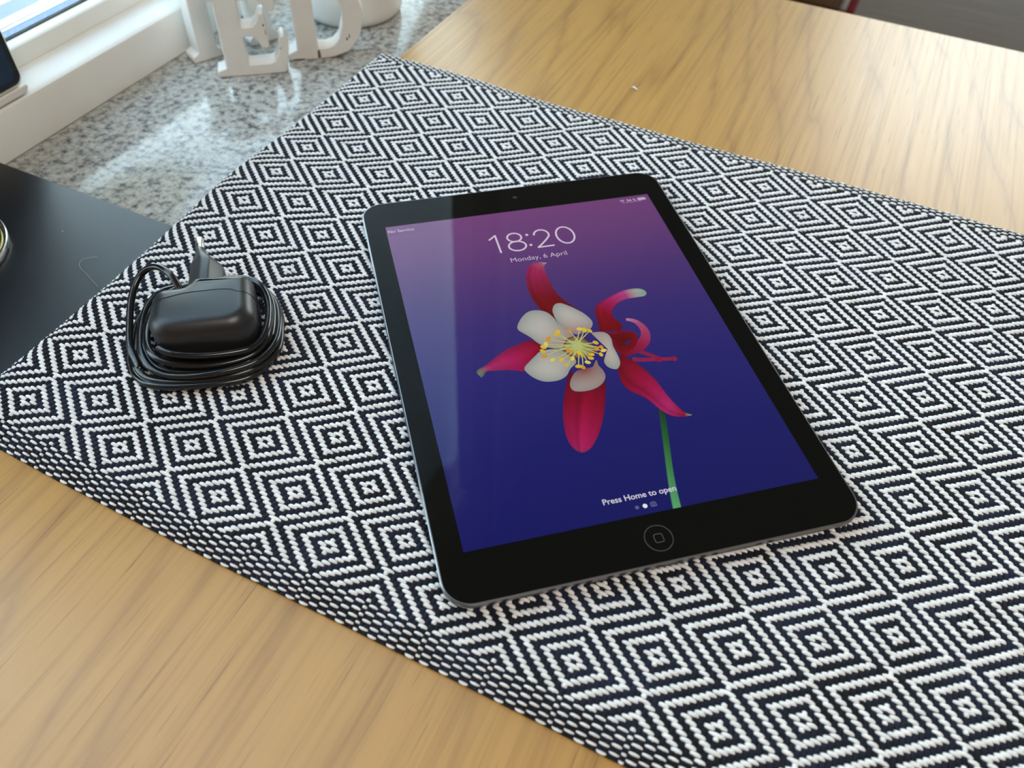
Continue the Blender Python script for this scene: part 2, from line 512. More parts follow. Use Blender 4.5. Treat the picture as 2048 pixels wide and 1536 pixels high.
c3 = g.mix(c2, g.ramp(pores, [(0.27, (0.52, 0.44, 0.36)), (0.36, (1, 1, 1))]), 0.75, 'MULTIPLY')
g.color(c3)
g.rough(g.math('ADD', g.math('MULTIPLY', streak, -0.10), 0.47))
g.bump(g.math('ADD', streak, pores), 0.25, 0.00012)

M_yarn_w = mat('white_yarn', (0.80, 0.79, 0.775), 0.85, sheen=0.25, spec=0.2)
g = NT(M_yarn_w)
v = g.coord('Object')
g.color(g.ramp(g.noise(v, 260, 2), [(0.3, (0.655, 0.64, 0.62)), (0.7, (0.79, 0.785, 0.775))]))
g.bump(g.noise(v, 3500, 2), 0.35, 0.0002)
M_yarn_d = mat('navy_yarn', (0.010, 0.012, 0.021), 0.9, sheen=0.06, spec=0.15)
g = NT(M_yarn_d)
v = g.coord('Object')
g.color(g.ramp(g.noise(v, 45, 3), [(0.35, (0.0075, 0.0085, 0.012)), (0.7, (0.013, 0.017, 0.034))]))
g.bump(g.noise(v, 3000, 2), 0.4, 0.0002)
M_cloth = mat('navy_ground_cloth', (0.009, 0.010, 0.016), 0.95, spec=0.1)

M_alu = mat('space_grey_aluminium', (0.30, 0.27, 0.26), 0.3, 1.0)
M_chamfer = mat('polished_chamfer', (0.24, 0.24, 0.26), 0.30, 1.0)
M_bezel = mat('black_bezel_glass', (0.0045, 0.0042, 0.0035), 0.03, spec=0.05)
M_ring = mat('button_ring', (0.030, 0.029, 0.027), 0.3)
M_lens = mat('lens_dark', (0.02, 0.02, 0.03), 0.08)
M_screen = mat('screen_pixels', (0.003, 0.003, 0.003), 0.03, spec=0.21)
g = NT(M_screen)
ca = g.n.new('ShaderNodeVertexColor')
ca.layer_name = 'Col'
g.l.new(ca.outputs['Color'], g.b.inputs['Emission Color'])
g.b.inputs['Emission Strength'].default_value = 1.0

M_black_plastic = mat('black_plastic', (0.012, 0.012, 0.013), 0.36)
g = NT(M_black_plastic)
v = g.coord('Object')
g.bump(g.noise(v, 2500, 2), 0.05, 0.0002)
M_seam = mat('seam_dark', (0.003, 0.003, 0.003), 0.7)
M_plug = mat('grey_black_plug', (0.028, 0.029, 0.031), 0.42)
M_cable = mat('black_cable', (0.007, 0.007, 0.0075), 0.16)
M_pin = mat('nickel_pin', (0.78, 0.76, 0.74), 0.2, 1.0)

M_tray = mat('matte_black_lacquer', (0.010, 0.010, 0.011), 0.30, spec=0.36)
g = NT(M_tray)
v = g.coord('Object')
vo = g.n.new('ShaderNodeTexVoronoi')
vo.inputs['Scale'].default_value = 60
g.l.new(v, vo.inputs['Vector'])
speck = g.ramp(vo.outputs['Distance'], [(0.0, (0.30, 0.30, 0.29)), (0.022, (0.26, 0.26, 0.25)), (0.034, (0.010, 0.010, 0.011))])
spkeep = g.ramp(g.noise(v, 55, 2), [(0.50, (0, 0, 0)), (0.56, (1, 1, 1))])
g.color(g.mix((0.010, 0.010, 0.011), speck, spkeep))
M_white_paint = mat('white_letter_paint', (0.74, 0.72, 0.685), 0.5)
g = NT(M_white_paint)
v = g.coord('Object')
g.color(g.ramp(g.noise(v, 40, 3), [(0.3, (0.70, 0.675, 0.63)), (0.7, (0.77, 0.755, 0.73))]))
M_chip = mat('bare_wood_chip', (0.16, 0.085, 0.04), 0.8)
M_ceramic = mat('white_ceramic', (0.76, 0.745, 0.71), 0.28)
M_silver = mat('silver_rim', (0.75, 0.74, 0.71), 0.22, 1.0)
M_gold = mat('olive_gold_lid', (0.30, 0.225, 0.075), 0.25, 0.85)
M_station_white = mat('station_white', (0.72, 0.69, 0.63), 0.4)
M_station_black = mat('station_black', (0.006, 0.006, 0.006), 0.12)
M_station_navy = mat('station_display', (0.006, 0.022, 0.060), 0.10)
M_station_tick = mat('station_digit', (0.55, 0.52, 0.48), 0.4)
M_hair = mat('hair', (0.34, 0.30, 0.24), 0.5)
M_lint = mat('lint', (0.75, 0.75, 0.78), 0.9)
M_chair = mat('dark_brown_wood', (0.045, 0.018, 0.008), 0.8, spec=0.04)
g = NT(M_chair)
v = g.coord('Object', (20, 2, 20))
g.color(g.ramp(g.noise(v, 2, 4), [(0.3, (0.050, 0.022, 0.008)), (0.7, (0.080, 0.036, 0.013))]))
M_band = mat('light_brown_wood', (0.11, 0.065, 0.03), 0.6)
M_red = mat('red_fabric', (0.14, 0.012, 0.015), 0.9, spec=0.05)

# ------------------------------------------------------------------ the room
ST = lambda o, lab=None: tag(o, label=lab, kind='structure')
ST(box('floor', (-620, -1800, -790), (2600, 3300, -740), M_floor), 'dark grey brown floor far below the table')
ST(box('ceiling', (-620, -1800, 1750), (2600, 3300, 1800), M_ceiling))
ST(box('wall_right', (2500, -1800, -740), (2600, 3300, 1750), M_wall))
ST(box('wall_front', (-620, -1850, -740), (2600, -1800, 1750), mat('front_wall_brown', (0.30, 0.19, 0.12), 0.8)))

# wall_left: window opening y -920..650, z -60..1320
wl_o = empty('wall_left', (-430, 0, -740))
ST(wl_o)


def boxl(name, lo, hi, m, parent, bev=0.0):
    """box in world mm parented to an empty"""
    p = parent.location / MM
    return box(name, [lo[i] - p[i] for i in range(3)], [hi[i] - p[i] for i in range(3)], m, parent, bev)


ST(box('trim_2', (-620, -1800, -740), (-236, 1100, -51), M_wall), 'plastered ledge under the granite sill')
boxl('apron', (-620, 1100, -740), (-412, 3300, -51), M_wall, wl_o)
boxl('header', (-500, -430, 1330), (-400, 700, 1750), M_wall, wl_o)
boxl('pier', (-437, 700, -51), (-412, 3300, 1750), M_wall, wl_o)
boxl('pier', (-500, -1800, -51), (-390, -430, 1750), M_wall, wl_o)
# wall_back with a tall glazed opening x -230..1710, z -690..1350
wb_o = empty('wall_back', (900, 3250, -740))
ST(wb_o)
boxl('pier', (-500, 3220, -740), (-230, 3300, 1750), M_wall, wb_o)
boxl('pier', (1710, 3220, -740), (2600, 3300, 1750), M_wall, wb_o)
boxl('header', (-230, 3220, 1350), (1710, 3300, 1750), M_wall, wb_o)
boxl('threshold', (-230, 3220, -740), (1710, 3300, -690), M_wall, wb_o)
w2 = empty('window_2', (900, 3260, -690))
ST(w2, 'tall white framed window in the far wall')
for x0, x1 in ((-230, -170), (710, 770), (1650, 1710)):
    boxl('mullion', (x0, 3230, -690), (x1, 3280, 1350), M_white_frame, w2, 4)
for z0, z1 in ((-690, -620), (1290, 1350)):
    boxl('rail', (-170, 3232, z0), (1650, 3278, z1), M_white_frame, w2, 4)
for x0, x1 in ((-170, 710), (770, 1650)):
    boxl('pane', (x0, 3254, -620), (x1, 3258, 1290), M_glass, w2)

# window_1: left window. frame profile extruded along y
w1 = empty('window_1', (-430, -140, -20))
ST(w1, 'white framed window standing on the granite sill')


def profile(name, prof, y0, y1, m, parent, smooth_ang=35):
    """closed (x,z) outline swept along y"""
    p = parent.location / MM
    pr = [(x - p[0], z - p[2]) for x, z in prof]
    n = len(pr)
    V = [(x, y0 - p[1], z) for x, z in pr] + [(x, y1 - p[1], z) for x, z in pr]
    F = [(i, (i + 1) % n, n + (i + 1) % n, n + i) for i in range(n)] + [tuple(range(n)), tuple(range(2 * n - 1, n - 1, -1))]
    bm = bmesh.new()
    vv = [bm.verts.new([c * MM for c in q]) for q in V]
    for f in F:
        bm.faces.new([vv[i] for i in f])
    return from_bm(name, bm, m, parent, smooth=True, angle=math.radians(smooth_ang))


profile('frame_rail', [(-388, -20), (-388, 7.5), (-388.6, 9.3), (-390, 10.3), (-393, 11.0), (-398, 12.2), (-404, 13.2), (-409, 13.6), (-412, 14.0), (-437, 14.0), (-437, -20)], -430, 700, M_white_frame, w1)
profile('sash_rail', [(-412, 14.2), (-412, 23.5), (-412.5, 25.3), (-413.6, 26.2), (-416, 26.5), (-420.6, 27.1), (-420.6, 22), (-437, 22), (-437, 14.2)], -360, 630, M_white_frame, w1)
profile('gasket', [(-420.7, 22), (-420.6, 27.3), (-421, 27.9), (-422.2, 27.9), (-422.2, 22)], -360, 630, M_gasket, w1)
profile('spacer_bar', [(-424.1, 22), (-424.1, 27.5), (-431.0, 27.5), (-431.0, 22)], -360, 630, M_spacer, w1)
boxl('pane', (-424, -360, 22.2), (-422.3, 685, 1270), M_glass, w1)
boxl('pane', (-432.8, -360, 22.2), (-431.1, 685, 1270), M_glass, w1)
profile('outer_bead', [(-432.9, 22), (-432.9, 27), (-437.0, 26.7), (-437.0, 22)], -360, 630, M_white_frame, w1)
profile('drip_groove', [(-437.1, 14.2), (-437.1, 26.0), (-438.2, 26.0), (-438.2, 14.2)], -360, 630, M_gasket, w1)
profile('outer_ledge', [(-438.3, 14.2), (-438.3, 26.7), (-452, 24.6), (-452, -40), (-470.2, -40), (-470.2, -20), (-447, -20), (-447, 14.2)], -430, 690, M_white_frame, w1)
profile('outer_sill', [(-452.1, 12), (-452.1, 24.3), (-478, 21.0), (-478, 12)], -430, 690, M_outsill, w1)
jp = [(-412 + 430, 632 + 140), (-412 + 430, 700 + 140), (-437 + 430, 700 + 140), (-437 + 430, 690 + 140)]
loft('jamb', np.array([jp[0], jp[1], (-420 + 430, 700 + 140), (-420 + 430, 646 + 140)], float), [(34.2, 0.0), (1350.0, 0.0)], M_white_frame, w1)
boxl('jamb', (-470, -430, 14.2), (-388, -360, 1330), M_white_frame, w1, 2)
boxl('head_rail', (-470, -360, 1270), (-388, 630, 1330), M_white_frame, w1, 2)

ST(box('trim_3', (-411.8, 802, -19.8), (-398, 822, 1749), M_white_frame), 'white vertical trim strip on the wall beside the window')
sill = box('trim_1', (-387.8, -920, -50), (-224, 1090, -20), M_granite, None, 1.2)
ST(sill, 'speckled grey granite window sill between window frame and table')

# ------------------------------------------------------------------ table
TABLE_X0, TABLE_Y1 = -222.0, 453.8
tb = empty('dining_table', (540, -120, -740))
tag(tb, 'light oak veneer table with fine straight grain under the woven runner', 'table')
ttop = boxl('tabletop', (TABLE_X0, -760, -24), (1300, TABLE_Y1, 0), M_wood, tb, 1.3)
for x, y in ((-150, -690), (1230, -690), (-150, 380), (1230, 380)):
    boxl('leg', (x - 32, y - 32, -740), (x + 32, y + 32, -24.2), M_wood, tb, 3)

# ------------------------------------------------------------------ woven runner
TPSD = np.array(TPSD, float)
_N = TPSD[:, :2] / 100.0
_W = TPSD[:, 2:]


def _kern(d):
    return np.where(d > 0, d * d * np.log(d + 1e-12), 0)


_n = len(_N)
_A = np.block([[_kern(np.linalg.norm(_N[:, None] - _N[None], axis=2)) + 0.02 * np.eye(_n), np.c_[np.ones(_n), _N]], [np.c_[np.ones(_n), _N].T, np.zeros((3, 3))]])
_TP = np.linalg.solve(_A, np.r_[_W, np.zeros((3, 2))])


def tps(c, r):
    q = np.stack([c, r], -1) / 100.0
    d = np.linalg.norm(q[:, None] - _N[None], axis=2)
    return np.c_[_kern(d), np.ones(len(q)), q] @ _TP


C0, C1 = -15, 262
R_LO, R_HI = -8.5, 210.5
NB = 8
Z_TOP = 5.75
# coarse lookup grid of the flat cloth, then bilinear interpolation
GC = np.arange(-24, 276, 4.0)
GR = np.arange(R_LO, R_HI + 0.1, 3.0)
_gc, _gr = np.meshgrid(GC, GR, indexing='ij')
GRID = tps(_gc.ravel(), _gr.ravel()).reshape(len(GC), len(GR), 2)


def flat(c, r):
    fc = np.clip((c - GC[0]) / 4.0, 0, len(GC) - 1.001)
    fr = np.clip((r - GR[0]) / 3.0, 0, len(GR) - 1.001)
    i, j = fc.astype(int), fr.astype(int)
    a, b = (fc - i)[:, None], (fr - j)[:, None]
    return (GRID[i, j] * (1 - a) * (1 - b) + GRID[i + 1, j] * a * (1 - b) + GRID[i, j + 1] * (1 - a) * b + GRID[i + 1, j + 1] * a * b)


def prof(t, h, D, pw):
    """t in 0..1 along the arc -> (horizontal, drop); arc-length spaced"""
    s = np.linspace(0, 1, 200)
    x, z = h * s, D * s ** pw
    L = np.r_[0, np.cumsum(np.hypot(np.diff(x), np.diff(z)))]
    si = np.interp(np.clip(t, 0, 1) * L[-1], L, s)
    return h * si, D * si ** pw


C_FOLD = -8.5


def surf(c, r, h):
    """cloth coordinates (pick, end) and height above the cloth -> world mm"""
    c, r, h = (np.asarray(a, float) for a in (c, r, h))
    cc = np.maximum(c, C_FOLD)
    rr = np.clip(r, R_LO, R_HI)
    P = flat(cc, rr)
    tl = np.clip((C_FOLD - c) / 6.5, 0, 1)
    tn = np.clip((R_LO - r) / (NB + 0.5), 0, 1)
    tf = np.clip((r - R_HI) / (NB + 0.5), 0, 1)
    xl, zl = prof(tl, 8.2, 5.4, 2.6)
    xn, zn = prof(tn, 10.2, 5.3, 2.6)
    xf, zf = prof(tf, 13.0, 5.3, 5.0)
    x = P[:, 0] - xl
    y = P[:, 1] - xn + xf
    dr = np.sqrt(zn ** 2 + zf ** 2 + zl ** 2)
    lim = 5.4
    dr = np.minimum(dr, lim)
    # local tilt for the height direction
    nx = -np.clip(zl / 5.4, 0, 1) * 0.9
    ny = -np.clip(zn / 5.3, 0, 1) * 0.9 + np.clip(zf / 5.3, 0, 1) * 0.9
    nz = np.sqrt(np.clip(1 - np.minimum(nx ** 2 + ny ** 2, 0.92), 0.05, 1))
    und = 0.25 * np.sin(P[:, 0] * 0.031 + 1.0) * np.sin(P[:, 1] * 0.043)
    return np.stack([x + nx * h, y + ny * h, Z_TOP + und * np.clip(1 - dr / 3, 0, 1) - dr + nz * h], 1)


def tri(x, p):
    x = np.mod(x, 2 * p)
    return np.where(x > p, 2 * p - x, x)


cols = np.arange(C0, C1 + 1)
rows = np.arange(-8 - NB, 211 + NB)
CC, RR = np.meshgrid(cols, rows, indexing='ij')
inside = (RR >= -8) & (RR <= 210)
val = np.mod(tri(CC, 13) + tri(RR, 10), 4)
Wm = np.isin(val, (1, 2))
bt = np.mod(tri(CC, 13), 4)
bord = np.where(np.mod(RR, 2) == 0, np.isin(bt, (1, 2)), np.isin(bt, (0, 3)))
Wm = np.where(inside, Wm, bord)


def runs(line):
    d = np.diff(np.r_[0, line.astype(int), 0])
    return np.where(d == 1)[0], np.where(d == -1)[0] - 1


def floats(segs, along, nl, nw, width, H, over, jit):
    """segs (k,3): start, end, cross index; along 'c' or 'r'"""
    k = len(segs)
    s0, s1, cr = segs[:, 0] - 0.5 - over, segs[:, 1] + 0.5 + over, segs[:, 2]
    s0 = s0 + rng.normal(0, jit * .5, k)
    s1 = s1 + rng.normal(0, jit * .5, k)
    cr = cr + rng.normal(0, jit, k)
    wv = width * rng.normal(1, .05, k)
    hv = H * rng.normal(1, .08, k)
    t = np.linspace(0, 1, nl)
    ph = np.linspace(0, PI, nw)
    env = np.sin(PI * np.clip(t, 0.0, 1.0)) ** 0.55
    wid = 0.45 + 0.55 * np.sin(PI * t) ** 0.6
    A = s0[:, None, None] + (s1 - s0)[:, None, None] * t[None, :, None] + 0 * ph[None, None, :]
    # the ply of the yarn skews every float a little
    B = cr[:, None, None] + wv[:, None, None] * wid[None, :, None] * np.cos(ph)[None, None, :]
    Hh = hv[:, None, None] * env[None, :, None] * np.sin(ph)[None, None, :] - 0.25 + 0.25 * env[None, :, None]
    a, b, h = A.ravel(), B.ravel(), Hh.ravel()
    V = surf(a, b, h) if along == 'c' else surf(b, a, h)
    idx = np.arange(nl * nw).reshape(nl, nw)
    q = np.stack([idx[:-1, :-1], idx[1:, :-1], idx[1:, 1:], idx[:-1, 1:]], -1).reshape(-1, 4)
    if along == 'c':
        q = q[:, ::-1]
    F = (q[None] + (np.arange(k) * nl * nw)[:, None, None]).reshape(-1, 4)
    return V, F[:, ::-1].copy()


wseg, dseg = [], []
for j, r in enumerate(rows):
    a, b = runs(Wm[:, j])
    wseg += [(cols[x], cols[y], r) for x, y in zip(a, b)]
for i, c in enumerate(cols):
    a, b = runs(~Wm[i, :])
    dseg += [(rows[x], rows[y], c) for x, y in zip(a, b)]
wseg, dseg = np.array(wseg, float), np.array(dseg, float)

runner = empty('table_runner', (0, 0, 0))
tag(runner, 'thick woven table runner with black and white concentric diamonds lying on the oak table', 'table runner')
V, F = floats(wseg, 'c', 6, 5, np.where((wseg[:, 2] < -8) | (wseg[:, 2] > 210), 0.40, 0.535), 0.92, 0.06, 0.05)
o = mesh_np('white_yarn', V, F, M_yarn_w, runner)
tag(o, 'white cotton yarn of the diamond pattern', kind='stuff')
V, F = floats(dseg, 'r', 5, 5, 0.56, 0.74, 0.34, 0.04)
o = mesh_np('navy_yarn', V, F, M_yarn_d, runner)
tag(o, 'blackish navy yarn of the diamond pattern', kind='stuff')
# ground cloth below the yarn: top sheet, skirt and underside
gc = np.r_[np.arange(C0 - 0.5, -6, 1.0), np.arange(-6, C1, 6.0), C1 + .5]
gr = np.r_[np.arange(-8.5 - NB, -8.4, 1.0), np.arange(-4, 208, 6.0), np.arange(210.5, 211 + NB, 1.0)]
a, b = np.meshgrid(gc, gr, indexing='ij')
V = surf(a.ravel(), b.ravel(), np.full(a.size, -0.12))
nI, nJ = len(gc), len(gr)
idx = np.arange(nI * nJ).reshape(nI, nJ)
Vb = V.copy()
Vb[:, 2] = np.minimum(V[:, 2] - 0.3, 0.08)
F = []
for i in range(nI - 1):
    for j in range(nJ - 1):
        F.append((idx[i, j], idx[i + 1, j], idx[i + 1, j + 1], idx[i, j + 1]))
        F.append(tuple(nI * nJ + k for k in (idx[i, j + 1], idx[i + 1, j + 1], idx[i + 1, j], idx[i, j])))
ring_ = [idx[i, 0] for i in range(nI)] + [idx[nI - 1, j] for j in range(1, nJ)] + [idx[i, nJ - 1] for i in range(nI - 2, -1, -1)] + [idx[0, j] for j in range(nJ - 2, 0, -1)]
for k in range(len(ring_)):
    p, q = ring_[k], ring_[(k + 1) % len(ring_)]
    F.append((q, p, p + nI * nJ, q + nI * nJ))
mesh_np('ground_cloth', np.r_[V, Vb], F, M_cloth, runner)

# ------------------------------------------------------------------ tablet
TAB_Z = 6.55
tab = empty('tablet', (0, 0, TAB_Z), math.radians(39.5))
tag(tab, 'black tablet showing a red flower and the time 18:20, lying on the woven runner', 'tablet')


def rrect(w, h, r, seg=10):
    return rounded([(-w / 2, -h / 2), (w / 2, -h / 2), (w / 2, h / 2), (-w / 2, h / 2)], r, seg)


BODY = rrect(169.5, 240.0, 11.5)
loft('shell', BODY, [(0.0, 11.0), (0.25, 8.0), (0.8, 5.0), (1.8, 2.4), (3.2, 0.8), (4.6, 0.12), (5.6, 0.0), (6.95, 0.0)], M_alu, tab, (True, False))
loft('chamfer', BODY, [(6.95, 0.0), (7.32, 0.42), (7.32, 0.75), (6.8, 0.75)], M_chamfer, tab, (False, False))
loft('front_glass', rrect(168.0, 238.5, 10.8), [(6.6, 0.0), (7.38, 0.0), (7.5, 0.14)], M_bezel, tab, (False, True))

SW, SH = 147.8, 197.1
scr_z = 7.52
stops = [(1.0, (108, 60, 114)), (0.88, (98, 57, 113)), (0.72, (74, 48, 109)), (0.58, (54, 40, 108)), (0.40, (36, 32, 106)), (0.20, (24, 24, 98)), (0.0, (18, 19, 90))]
sv = np.array([s_[0] for s_ in stops][::-1])
sc_ = np.array([srgb(*s_[1]) for s_ in stops][::-1])
ys = np.linspace(0, 1, 41)
xs = np.linspace(0, 1, 9)
V, col, F = [], [], []
for iy, yv in enumerate(ys):
    base = np.array([np.interp(yv, sv, sc_[:, k]) for k in range(3)])
    for xv in xs:
        V.append(((xv - .5) * SW, (yv - .5) * SH, scr_z))
        col.append(base * (1.0 + 0.08 * (0.5 - xv)) + np.array([0.004, 0.002, 0.0]) * max(0, xv - .6) * (1 - yv))
for i in range(40):
    for j in range(8):
        F.append((i * 9 + j, i * 9 + j + 1, (i + 1) * 9 + j + 1, (i + 1) * 9 + j))
screen = mesh_np('screen', V, F, M_screen, tab, attr=np.array(col))
LAY = [0]


def layer():
    LAY[0] += 1
    return scr_z + 0.012 * LAY[0]


DIM = np.array([0.012, 0.011, 0.008])       # light the glass itself sends back is not part of the picture


def pcol(c):
    k = np.array(srgb(*c))
    if c[0] > 1.6 * c[1]:
        k = k * 0.72
    return np.maximum(k - DIM * 0.6, 0.001)


def resample(P, n):
    P = catmull(np.asarray(P, float), 6)
    L = np.r_[0, np.cumsum(np.linalg.norm(np.diff(P, axis=0), axis=1))]
    t = np.linspace(0, L[-1], n)
    return np.stack([np.interp(t, L, P[:, k]) for k in range(2)], 1)


def strip(name, left, right, colors, nu=26, nv=7, vein=0.10, edge=0.12, seed=0):
    """picture of a petal: grid between two outline curves, colours run along it"""
    a, b = resample(left, nu), resample(right, nu)
    z = layer()
    r_ = np.random.default_rng(seed)
    vn = r_.normal(0, vein, nv)
    cs = np.array([pcol(c) for _, c in colors])
    ct = np.array([t for t, _ in colors])
    V, col = [], []
    for i in range(nu):
        u = i / (nu - 1)
        base = np.array([np.interp(u, ct, cs[:, k]) for k in range(3)])
        for j in range(nv):
            w_ = j / (nv - 1)
            p = a[i] * (1 - w_) + b[i] * w_
            V.append((p[0], p[1], z))
            col.append(base * (1 + vn[j] + r_.normal(0, .03)) * (1 - edge * abs(2 * w_ - 1) ** 3))
    F = [(i * nv + j, i * nv + j + 1, (i + 1) * nv + j + 1, (i + 1) * nv + j) for i in range(nu - 1) for j in range(nv - 1)]
    return mesh_np(name, V, F, M_screen, screen, attr=np.clip(np.array(col), 0, 2))


def blob(name, outline, c_edge, c_mid, toward=None, c_toward=None, rings=5, sm=True):
    P = catmull(np.asarray(outline, float), 5, closed=True) if sm else np.asarray(outline, float)
    ctr = P.mean(0)
    n = len(P)
    z = layer()
    V, col = [], []
    ce, cm = pcol(c_edge), pcol(c_mid)
    for k in range(rings):
        s = 1 - k / rings
        for i in range(n):
            p = ctr + (P[i] - ctr) * s
            c = ce * s ** 2 + cm * (1 - s ** 2)
            if toward is not None:
                d = np.linalg.norm(p - np.array(toward))
                f_ = max(0.0, 1 - d / toward_r) ** 1.5
                c = c * (1 - f_) + pcol(c_toward) * f_
            V.append((p[0], p[1], z))
            col.append(c)
    V.append((ctr[0], ctr[1], z))
    c = cm
    if toward is not None:
        f_ = max(0.0, 1 - np.linalg.norm(ctr - np.array(toward)) / toward_r) ** 1.5
        c = c * (1 - f_) + pcol(c_toward) * f_
    col.append(c)
    F = []
    for k in range(rings - 1):
        for i in range(n):
            j = (i + 1) % n
            F.append((k * n + i, k * n + j, (k + 1) * n + j, (k + 1) * n + i))
    b = (rings - 1) * n
    for i in range(n):
        F.append((b + i, b + (i + 1) % n, rings * n))
    return mesh_np(name, V, F, M_screen, screen, attr=np.array(col))


def ribbon_geo(P, w, closed=False):
    P = np.asarray(P, float)
    n = len(P)
    if closed:
        T = np.roll(P, -1, 0) - np.roll(P, 1, 0)
    else:
        T = np.gradient(P, axis=0)
    T /= np.maximum(np.linalg.norm(T, axis=1, keepdims=True), 1e-9)
    N_ = np.stack([-T[:, 1], T[:, 0]], 1)
    w = np.broadcast_to(np.asarray(w, float), (n,))[:, None]
    V = np.stack([P + N_ * w / 2, P - N_ * w / 2], 1).reshape(-1, 2)
    F = []
    for i in range(n if closed else n - 1):
        j = (i + 1) % n
        F.append((2 * i, 2 * i + 1, 2 * j + 1, 2 * j))
    return V, F


def flat_mesh(name, parts, c, parent, z=None):
    z = layer() if z is None else z
    V, F = [], []
    for v_, f_ in parts:
        b = len(V)
        V += [(x, y, z) for x, y in v_]
        F += [tuple(b + i for i in q) for q in f_]
    return mesh_np(name, V, F, M_screen, parent, attr=np.tile(np.array(srgb(*c)), (len(V), 1)))


def disc(x, y, r, n=20):
    return [(x + r * math.cos(2 * PI * i / n), y + r * math.sin(2 * PI * i / n)) for i in range(n)], [tuple(range(n))]


# the picture on the screen, back to front
strip('stem', FL['sl'], FL['sr'], [(0, (32, 62, 42)), (.3, (42, 92, 52)), (.6, (62, 122, 74)), (1, (88, 158, 108))], 24, 6, .10, .35, 1)
strip('petal', FL['p4l'], FL['p4r'], [(0, (118, 22, 36)), (.35, (150, 24, 52)), (.7, (176, 34, 84)), (.9, (182, 40, 100)), (1, (120, 62, 84))], 26, 9, .10, .25, 2)
strip('petal', FL['p1l'], FL['p1r'], [(0, (172, 150, 160)), (.07, (176, 92, 130)), (.2, (178, 46, 98)), (.45, (150, 34, 66)), (.65, (130, 24, 34)), (1, (118, 20, 26))], 26, 9, .07, .2, 3)
strip('petal', FL['p2l'], FL['p2r'], [(0, (112, 152, 132)), (.14, (150, 158, 150)), (.28, (190, 74, 138)), (.5, (176, 38, 96)), (.7, (146, 24, 42)), (1, (124, 20, 28))], 26, 9, .07, .15, 4)
strip('petal', FL['p3l'], FL['p3r'], [(0, (84, 122, 98)), (.08, (120, 96, 104)), (.18, (176, 52, 108)), (.5, (182, 36, 98)), (.8, (164, 28, 64)), (1, (138, 24, 44))], 26, 9, .12, .25, 5)
for k, w0, w1, cc in (('s2', 2.6, 1.9, (128, 26, 60)), ('s3', 2.6, 2.0, (132, 28, 66))):
    P = catmull(FL[k], 8)
    flat_mesh('spur', [ribbon_geo(P, np.linspace(w0, w1, len(P))), disc(P[-1][0], P[-1][1], 1.5), disc(FL['s2'][-1][0], FL['s2'][-1][1], 1.7)], cc, screen)
P = catmull(FL['s1'], 8)
wd = np.interp(np.linspace(0, 1, len(P)), [0, .3, .7, 1], [7.0, 6.0, 3.6, 1.6])
z = layer()
v_, f_ = ribbon_geo(P, wd)
cs = [pcol(c) for c in ((126, 22, 36), (160, 38, 80), (186, 84, 128), (176, 120, 150))]
tt = np.repeat(np.linspace(0, 1, len(P)), 2)
colr = np.stack([np.interp(tt, [0, .35, .8, 1], [c[k] for c in cs]) for k in range(3)], 1)
mesh_np('spur', [(x, y, z) for x, y in v_], f_, M_screen, screen, attr=colr)
toward_r = 14.0
blob('sepal', FL['red'], (138, 24, 36), (104, 18, 26))
blob('sepal_gap', FL['hole'], (48, 40, 100), (48, 40, 100))
strip('petal', FL['p5l'], FL['p5r'], [(0, (118, 22, 34)), (.25, (150, 28, 54)), (.5, (170, 34, 80)), (.75, (184, 48, 110)), (.93, (150, 34, 66)), (1, (120, 140, 112))], 28, 9, .09, .25, 6)
CEN = FL['cc'][0]
toward_r = 22.0
for k, tw in (('w1', (176, 92, 90)), ('w2', (150, 120, 110)), ('w5', (160, 120, 104)), ('w3', (150, 140, 100)), ('w4', (140, 60, 60))):
    blob('white_petal', FL[k], (142, 146, 142), (176, 174, 166), CEN if k != 'w4' else FL['an'][18], tw)
blob('flower_centre', FL['cen'], (128, 60, 62), (150, 158, 88))
rs = np.random.default_rng(5)
fil = []
for ax, ay in FL['an']:
    sx, sy = CEN[0] + rs.normal(0, 1.2), CEN[1] + rs.normal(0, 1.0)
    mid = ((sx + ax) / 2 + rs.normal(0, .6), (sy + ay) / 2 + rs.normal(0, .6))
    fil.append(ribbon_geo(catmull([(sx, sy), mid, (ax, ay)], 4), np.linspace(.75, .42, 9)))
flat_mesh('filaments', fil, (170, 178, 112), screen)
zA = layer()
for i, (ax, ay) in enumerate(FL['an']):
    rr_ = 1.05 + .35 * rs.random()
    an = rs.random() * PI
    pts = [(ax + 1.25 * rr_ * math.cos(t) * math.cos(an) - .85 * rr_ * math.sin(t) * math.sin(an), ay + 1.25 * rr_ * math.cos(t) * math.sin(an) + .85 * rr_ * math.sin(t) * math.cos(an)) for t in np.linspace(0, 2 * PI, 14, endpoint=False)]
    cc = [(208, 176, 52), (196, 168, 64), (200, 140, 36), (214, 190, 84)][i % 4]
    flat_mesh('anther', [(pts, [tuple(range(14))])], cc, screen, zA + 0.004 * (i % 3))

# clock drawn as thin strokes
TXT = (206, 190, 208)


def ell(cx, cy, rx, ry, a0=0, a1=360, n=40):
    return [(cx + rx * math.cos(math.radians(a)), cy + ry * math.sin(math.radians(a))) for a in np.linspace(a0, a1, n, endpoint=(a1 - a0) < 359)]


